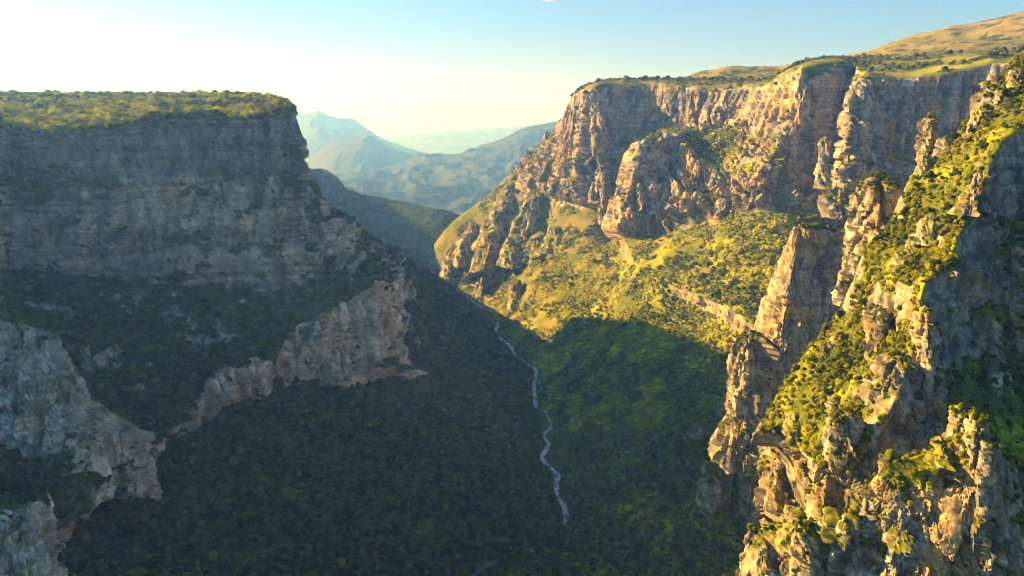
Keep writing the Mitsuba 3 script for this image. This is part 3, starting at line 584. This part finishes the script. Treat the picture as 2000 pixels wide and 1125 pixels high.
outcrops('near_ridge_terrain', 12, 30, 5, 'pale rock outcrop in the near ridge scrub, %s from the top', lambda q: q[1], lambda x, y, rc: (rc[:, None] > .95) & (rc[:, None] < 3.1) & (y > 150) & (y < 900) & (x < 1990))
outcrops('lowest_ridge_terrain', 5, 34, 6, 'pale rock outcrop on the lowest ridge, %s from the left', lambda q: q[0], lambda x, y, rc: (rc[:, None] > .95) & (rc[:, None] < 2.2) & (y < 1100) & (x > 1480) & (x < 1900))

# ------------------------------------------------------------------ trees and scrub
def blob(n, jit, flat, seed):
    r = np.random.default_rng(seed)
    m = trimesh.creation.icosphere(n)
    v = m.vertices * (1 + jit * r.uniform(-1, 1, (len(m.vertices), 1)))
    return v * [1, 1, flat] + [0, 0, flat * 0.75], m.faces
def leafy(n, seed):
    """a crown of leaf tufts: small bent triangles spread through a lumpy volume"""
    r = np.random.default_rng(seed)
    lumps = r.normal(0, 1, (7, 3)); lumps = lumps / np.linalg.norm(lumps, axis=1, keepdims=True) * r.uniform(.25, .62, (7, 1)) * [1, 1, .75]
    rad = r.uniform(.34, .55, 7)
    k = r.integers(0, 7, n)
    d = r.normal(0, 1, (n, 3)); d[:, 2] += .35; d /= np.linalg.norm(d, axis=1, keepdims=True)
    c = lumps[k] + d * rad[k, None] * r.uniform(.75, 1.08, (n, 1))
    t1 = np.cross(d, r.normal(0, 1, (n, 3))); t1 /= np.linalg.norm(t1, axis=1, keepdims=True)
    t2 = np.cross(d, t1) + .45 * d * r.normal(0, 1, (n, 1))
    z = r.uniform(.10, .21, (n, 1))
    v = np.stack([c - t1 * z - t2 * z * .6, c + t1 * z - t2 * z * .6, c + t2 * z * 1.2 + d * .05], 1).reshape(-1, 3)
    core, cf = blob(1, .2, .62, seed + 1); core = (core - [0, 0, .465]) * .62
    v = np.concatenate([v, core]) + [0, 0, .62]
    return v, np.concatenate([np.arange(3 * n).reshape(-1, 3), cf + 3 * n])
def cut(v, f): return v, f[v[f].mean(1)[:, 2] > .32]          # the underside of a small crown is never seen
LOW = [cut(*blob(0, .32, .9, 500 + i)) for i in range(8)]
def octa(seed):
    r = np.random.default_rng(seed)
    v = np.array([[1, 0, .0], [0, 1, .0], [-1, 0, .0], [0, -1, .0], [0, 0, 1], [.75, .75, .55], [-.75, .75, .5], [-.75, -.75, .6], [.75, -.75, .5]]) * (1 + .3 * r.uniform(-1, 1, (9, 1))) + [0, 0, .45]
    f = [[0, 5, 4], [5, 1, 4], [1, 6, 4], [6, 2, 4], [2, 7, 4], [7, 3, 4], [3, 8, 4], [8, 0, 4]]
    return v * [.95, .95, .95], np.array(f)
TINY = [octa(480 + i) for i in range(8)]
MID = [blob(1, .30, .85, 520 + i) for i in range(8)]
LEAF = [leafy(90, 540 + i) for i in range(8)]
LEAF2 = [leafy(210, 560 + i) for i in range(8)]

def spots(key, density, seed, rock_max=0.5, nz_min=0.15, margin=70, zone=None, clump=0.0):
    """random points on a surface, even per square metre, where plants grow and the photograph looks"""
    G, N, rock, rc, u = SURF[key]
    r = np.random.default_rng(seed)
    a, b, c, d = G[:-1, :-1], G[:-1, 1:], G[1:, 1:], G[1:, :-1]
    area = np.linalg.norm(np.cross(c - a, d - b), axis=-1) / 2
    m = (a + b + c + d) / 4
    rk = rock[:-1, :-1]; nz = N[:-1, :-1, 2]
    px, py, dist = proj(m)
    ok = (rk < rock_max) & (nz > nz_min) & (px > -margin) & (px < 2000 + margin) & (py > -margin) & (py < 1125 + 2 * margin) & (dist > 50)
    view = np.array([0, 0, EYE]) - m
    ok &= (N[:-1, :-1] * view).sum(-1) > -0.25 * np.linalg.norm(view, axis=-1)
    if zone is not None: ok &= zone(m, rc, px, py)
    w = area * ok * density
    if clump: w = w * (1 - clump + clump * 2 * sstep(.40, .62, fb(m, 45, 45, 45, 3, seed)))
    n = r.poisson(w)
    i, j = np.nonzero(n)
    i, j = np.repeat(i, n[i, j]), np.repeat(j, n[i, j])
    f, g = r.random((2, len(i), 1))
    p = (a[i, j] * (1 - f) + b[i, j] * f) * (1 - g) + (d[i, j] * (1 - f) + c[i, j] * f) * g
    return p, r

ZC = 10
ZB = np.full((140, 230), 1e9)
def see(key):
    G = SURF[key][0].reshape(-1, 3)
    x, y, d = proj(G)
    i, j = np.clip(((y + 130) / ZC).astype(int), 0, 139), np.clip(((x + 150) / ZC).astype(int), 0, 229)
    np.minimum.at(ZB, (i, j), d)
for k in list(SURF): see(k)
from scipy.ndimage import maximum_filter, minimum_filter
ZM = maximum_filter(minimum_filter(ZB, 1), 5)
def in_view(p):
    """not hidden behind nearer land, with room for a step to the side"""
    x, y, d = proj(p)
    i, j = np.clip(((y + 130) / ZC).astype(int), 0, 139), np.clip(((x + 150) / ZC).astype(int), 0, 229)
    return d < ZM[i, j] * 1.02 + 25
def tint(p, r, lush_shade, var=1.0):  # low values paint sunlit crowns, high values paint shaded ones
    a = fbm(p / 55, 3, 77)[:, None]; b = r.random((len(p), 1))
    c = lerp(VEG, VEG_Y, np.clip(sstep(.38, .70, a) * .8 + (b - .5) * .5, 0, 1) * (1 - lush_shade))
    c = lerp(c, VEG_D, (b < .22 + .3 * lush_shade) * .75)
    c = lerp(c, VEG_Y * .7, (b > .95) * .8)
    return c * (1 - .05 * np.clip(lush_shade - .4, 0, 1) / .5) * (0.8 + 0.4 * r.random((len(p), 1)))

def plant_mass(key, pts, rad, variants, colour, r, label, category):
    """many plants as one mesh"""
    if not len(pts): return
    k = r.integers(0, len(variants), len(pts)); ang = r.uniform(0, 2 * np.pi, len(pts))
    V, F, C, at = [], [], [], 0
    for q in range(len(variants)):
        i = np.nonzero(k == q)[0]
        if not len(i): continue
        v, f = variants[q]
        co, si = np.cos(ang[i])[:, None], np.sin(ang[i])[:, None]
        x = np.stack([v[None, :, 0] * co - v[None, :, 1] * si, v[None, :, 0] * si + v[None, :, 1] * co, np.broadcast_to(v[None, :, 2], (len(i), len(v)))], -1)
        x = x * rad[i][:, None, None] + pts[i][:, None]
        V.append(x.reshape(-1, 3)); F.append((f[None] + (np.arange(len(i)) * len(v))[:, None, None] + at).reshape(-1, 3)); at += len(i) * len(v)
        C.append(np.repeat(colour[i], len(v), 0))
    emit(key, np.concatenate(V), np.concatenate(F), np.concatenate(C), 'stuff', label, skin='leaf_skin')
    labels[key]['category'] = category

riv_pts = np.array([R(*q) for q in [(932, 1120), (950, 1107), (990, 1088), (1045, 1068), (1081, 1058), (1097, 1030), (1106, 1010), (1101, 987), (1088, 966), (1086, 945), (1090, 931), (1080, 918), (1064, 905), (1058, 893),
        (1066, 882), (1071, 868), (1062, 851), (1070, 842), (1079, 832), (1073, 815), (1060, 800), (1046, 796), (1043, 756), (1048, 726), (1030, 710), (1005, 693), (998, 678), (978, 663), (966, 650), (972, 638), (979, 626), (974, 618)]])
def off_river(p):
    f = np.linspace(0, 1, 12)[:, None, None]
    seg = (riv_pts[None, :-1] * (1 - f) + riv_pts[None, 1:] * f).reshape(-1, 3)[:, :2]
    return cKDTree(seg).query(p[:, :2])[0] > 8
def far_of(p): return proj(p)[2]

def forest(key, surf, density, size, lush_shade, seed, label, category='forest', **kw):
    p, r = spots(surf, density, seed, **kw)
    p = p[off_river(p) & in_view(p)] if len(p) else p
    dist = far_of(p)
    rad = size * np.exp(r.normal(0, .36, len(p)))
    px = rad * FPX / dist                       # crown radius in pixels of the photograph
    col = tint(p, r, lush_shade(p) if callable(lush_shade) else lush_shade)
    for nm, sel, var in (('far', px < 4.6, TINY), ('mid', (px >= 4.6) & (px < 7.5), LOW), ('mid', (px >= 7.5) & (px < 11), MID), ('near', px >= 11, LEAF)):
        i = np.nonzero(sel)[0]
        if len(i):
            k2 = key if key not in scene else key + '_%03d' % sum(x == key or x.startswith(key + '_0') for x in scene)
            plant_mass(k2, p[i], rad[i], var, col[i], r, label, category)
    print(key, len(p))

forest('slope_forest', 'left_massif_terrain', 1 / 46, 3.7, .9, 1, 'dark shaded forest covering the slopes and the terrace under the left wall', clump=.45, zone=lambda m, rc, px, py: np.broadcast_to((rc[:-1] > 2.0)[:, None], px.shape))  # crown colour darkened to deepen the shade on this side
forest('ledge_scrub', 'left_massif_terrain', 1 / 22, 2.6, .95, 7, 'dark scrub rooted on the ledges and in the clefts of the left wall', 'scrub', rock_max=.5, nz_min=-.6, zone=lambda m, rc, px, py: np.broadcast_to(((rc[:-1] > 2.05) & (rc[:-1] < 4.0))[:, None], px.shape))
forest('ledge_scrub', 'left_massif_terrain', 1 / 60, 3.4, .95, 8, 'dark trees hanging along the broken edge of the lower left wall', 'scrub', rock_max=.75, nz_min=-.2, zone=lambda m, rc, px, py: np.broadcast_to(((rc[:-1] > 4.85) & (rc[:-1] < 6.1))[:, None], px.shape))
def grown(m):
    """woodland thins out to grass towards the far end of the slope"""
    return (fb(m, 45, 45, 45, 4, 41) + 0.45 * (1 - sstep(1500, 2300, m[..., 1]))) > 0.47
forest('valley_forest', 'right_wall_terrain', 1 / 46, 3.3, lambda p: lerp(.75, -1.3, sstep(1350, 1650, p[:, 1]))[:, None], 2, 'yellow-green woodland on the slope below the right walls', zone=lambda m, rc, px, py: np.broadcast_to((rc[:-1] > 1.2)[:, None], px.shape) & (m[..., 1] < 3400) & grown(m))  # crowns pass from painted shade to painted sunlight with distance
forest('plateau_scrub', 'right_wall_terrain', 1 / 150, 4.0, .5, 3, 'dark scrub dotted over the top of the right wall and its ledges', 'scrub', rock_max=.75, zone=lambda m, rc, px, py: np.broadcast_to((rc[:-1] <= 1.25)[:, None], px.shape) & (fb(m, 60, 60, 60, 3, 51) > .48))
forest('plateau_scrub', 'right_wall_terrain', 1 / 220, 3.6, .4, 4, 'scrub on the ledges of the right wall', 'scrub', rock_max=.8, nz_min=.3, zone=lambda m, rc, px, py: np.broadcast_to(((rc[:-1] > 1.2) & (rc[:-1] < 4.1))[:, None], px.shape))
for i, (k, dens, sz) in enumerate((('near_ridge_terrain', 1 / 9, 1.8), ('lowest_ridge_terrain', 1 / 4, 1.1), ('rock_pinnacle_terrain', 1 / 30, 2.2), ('near_spur_terrain', 1 / 26, 2.6), ('corner_crag_terrain', 1 / 18, 1.9))):
    forest('ridge_scrub', k, dens, sz, .1 if i < 3 else .8, 10 + i, clump=.8, label= 'scrub growing on the ' + k.replace('_terrain', '').replace('_', ' '), category='scrub')

# ---- plants that can be told apart: things of their own
CROWNS = {}
def crown(variant, tone, kind):
    if (variant, tone, kind) not in CROWNS:
        v, f = (LEAF if kind == 'tree' else LEAF2)[variant % 8]
        base = [VEG * 1.1, lerp(VEG, VEG_Y, .45), lerp(VEG, VEG_Y, 1.15), VEG_D * 1.6][tone]
        r = np.random.default_rng(variant * 10 + tone)
        CROWNS[variant, tone, kind] = mikit.ply((v, f), 'leaf_skin', color=np.repeat(base[None], len(v), 0) * (0.85 + .3 * r.random((len(v), 1))))
    return CROWNS[variant, tone, kind]
TRUNK = trimesh.creation.cone(radius=.11, height=1.3, sections=6)
scene['bark'] = {'type': 'diffuse', 'reflectance': {'type': 'rgb', 'value': [.13, .10, .075]}}
TRUNK = mikit.ply((TRUNK.vertices - [0, 0, .25], TRUNK.faces), 'bark')
def numbered(name):
    n = sum(1 for k in labels if k == name or (k.startswith(name + '_') and k[len(name) + 1:].isdigit()))
    return name if not n else '%s_%03d' % (name, n)
def plant(kind, name, p, rad, r, tone, label, group, category):
    key = numbered(name)
    tw = T().translate([float(a) for a in p]).rotate([0, 0, 1], float(r.uniform(0, 360))).scale([rad, rad, rad * float(r.uniform(.85, 1.15))])
    scene[key + '__crown'] = {**crown(int(r.integers(0, 8)), tone, kind), 'to_world': tw}
    scene[key + '__trunk'] = {**TRUNK, 'to_world': tw}
    labels[key] = {'label': label, 'category': category, 'group': group}

p, r = spots('left_massif_terrain', 1 / 95, 21, zone=lambda m, rc, px, py: np.broadcast_to((rc[:-1] < 2.02)[:, None], px.shape) & (m[..., 1] < 3100), nz_min=.3)
p = p[in_view(p)]
rad = 6.8 * np.exp(r.normal(0, .32, len(p)))
order = np.argsort(far_of(p) / rad)
near = order[:190]
def where(q):
    x, y, d = proj(q)
    return ('by the rim' if d < 1720 else 'behind the rim') + (' at far left' if x < 110 else ' left of middle' if x < 230 else ' at the middle' if x < 340 else ' right of middle' if x < 450 else ' at the right end')
for i in near:
    tone = int(r.choice([0, 1, 2, 3], p=[.08, .30, .56, .06]))  # mostly yellow tones, painting the sun caught in these crowns
    lab = ['green round-crowned tree', 'yellow-green round-crowned tree', 'bright yellow round-crowned tree', 'dark round-crowned tree'][tone]
    plant('tree', 'plateau_tree', p[i] - [0, 0, .5], float(rad[i]), r, tone, lab + ' on the left plateau ' + where(p[i]), 'trees on the left plateau, ' + ['green', 'yellow-green', 'bright yellow', 'dark'][tone] + ', ' + where(p[i]), 'tree')
rest = order[190:]
col = tint(p, r, -1.4)  # extra bright yellow stands in for sun shining through the crowns
print('plateau', len(p))
plant_mass('plateau_woodland', p[rest], rad[rest], LOW, col[rest], r, 'sunlit yellow-green woodland reaching back across the left plateau', 'forest')

def part(x, y):
    if surf == 'lowest_ridge_terrain':
        return ('left end' if x < 1580 else 'left of middle' if x < 1690 else 'right of middle' if x < 1800 else 'right end') + (' near the bottom edge' if y > 1060 else '')
    return 'top part' if y < 260 else 'upper part' if y < 400 else 'middle part' if y < 520 else 'lower middle part' if y < 650 else 'lower part' if y < 780 else 'foot'
for surf, where, n, dens, size in (('lowest_ridge_terrain', 'lowest rock ridge at the lower right', 160, 1 / 26, 2.0), ('near_ridge_terrain', 'near rock ridge', 110, 1 / 150, 3.2)):
    p, r = spots(surf, dens, 31 + n, rock_max=.6, margin=-5)
    px, py, dist = proj(p)
    ok = (px > 5) & (px < 1995) & (py > 5) & (py < 1120)
    p, dist = p[ok], dist[ok]
    rad = size * np.exp(r.normal(0, .28, len(p)))
    for i in np.argsort(dist / rad)[:n]:
        tone = int(r.choice([0, 1, 2, 3], p=[.35, .3, .2, .15]))
        plant('bush', 'bush', p[i] - [0, 0, .35 * rad[i]], float(rad[i]), r, tone, ['green', 'yellow-green', 'golden yellow', 'dark green'][tone] + ' leafy bush on the ' + where.split(' at ')[0] + ', ' + part(*proj(p[i])[:2]), 'bushes on the ' + where.split(' at ')[0] + ', ' + ['green', 'yellow-green', 'golden', 'dark'][tone] + ', ' + part(*proj(p[i])[:2]), 'bush')
for k in [k for k in SURF if k.startswith('rock_tower')]:
    if SURF[k][0][..., 1].mean() < 1250:
        p, r = spots(k, 1 / 11, sum(map(ord, k)), rock_max=.45, nz_min=.35)
        if len(p):
            plant_mass('tower_scrub' if 'tower_scrub' not in scene else numbered('tower_scrub'), p, 1.5 * np.exp(r.normal(0, .25, len(p))), LOW, tint(p, r, .1), r, 'low scrub clinging to the ' + labels[k]['label'].split(',')[0], 'scrub')

# ------------------------------------------------------------------ river and ground
riv = [W(-60, 700, -800), W(-140, 950, -800)] + [R(*q, -800) for q in
       [(932, 1120), (950, 1107), (990, 1088), (1045, 1068), (1081, 1058), (1097, 1030), (1106, 1010), (1101, 987), (1088, 966), (1086, 945), (1090, 931), (1080, 918), (1064, 905), (1058, 893),
        (1066, 882), (1071, 868), (1062, 851), (1070, 842), (1079, 832), (1073, 815), (1060, 800), (1046, 796), (1043, 756), (1048, 726), (1030, 710), (1005, 693), (998, 678), (978, 663), (966, 650), (972, 638), (979, 626), (974, 618), (940, 600), (900, 572), (876, 550)]] + [W(-420, 4000, -800)]
riv = np.array(riv)
t = np.concatenate([[0], np.cumsum(np.linalg.norm(np.diff(riv, axis=0), axis=1))])
tt = np.linspace(0, t[-1], 500)
c = PchipInterpolator(t, riv, axis=0)(tt)
d = np.gradient(c, axis=0); d /= np.linalg.norm(d, axis=1, keepdims=True)
side = np.stack([d[:, 1], -d[:, 0], 0 * d[:, 0]], 1)
half = np.interp(c[:, 1], [1120, 1350, 2600], [.55, 1, 1.1]) * (4.8 + 6 * (fbm(np.stack([tt / 45, 0 * tt, 0 * tt], 1), 3, 3) - .5))
across = np.linspace(-1, 1, 9)
Gr = c[:, None] + side[:, None] * (half[:, None] * across[None])[..., None]
bump = (N_(Gr / 2.2, 5) - .4) * 1.3
Gr[..., 2] += bump + 1.2
stone = sstep(0.35, 0.6, fbm(Gr / [5, 5, 50], 3, 6)) * np.interp(Gr[..., 1], [1150, 1400], [.1, 1])
emit('river', Gr.reshape(-1, 3), grid_faces(*Gr.shape[:2]), lerp(np.array([.09, .11, .10]), np.array([.56, .54, .48]), stone[..., None]).reshape(-1, 3), 'structure')

gx = np.linspace(-52000, 52000, 60); gy = np.concatenate([np.linspace(-12000, 4800, 12), np.linspace(5200, 9000, 24), np.linspace(10000, 62000, 24)])
X, Y = np.meshgrid(gx, gy)
Gg = np.stack([X, Y, EYE - 815 - 1900 * sstep(5200, 9000, Y)], -1)
emit('ground', Gg.reshape(-1, 3), grid_faces(60, 60), np.tile(VEG, (3600, 1)), 'structure')

# ------------------------------------------------------------------ air
scene['air'] = {'type': 'homogeneous', 'albedo': {'type': 'rgb', 'value': [0.86, 0.95, 1.0]}, 'sigma_t': {'type': 'rgb', 'value': [HAZE * 0.36, HAZE * 0.82, HAZE * 2.6]}, 'phase': {'type': 'hg', 'g': 0.35}}
top = EYE + 820.0
scene['haze'] = {'type': 'cube', 'to_world': T().translate([0, 25000, (top + EYE - 2717) / 2]).scale([52500, 37500, (top - (EYE - 2717)) / 2]), 'bsdf': {'type': 'null'}, 'interior': {'type': 'ref', 'id': 'air'}}
labels['haze'] = {'kind': 'stuff'}
scene['camera']['medium'] = {'type': 'ref', 'id': 'air'}
import sys; print('triangles', TRIS, file=sys.stderr)
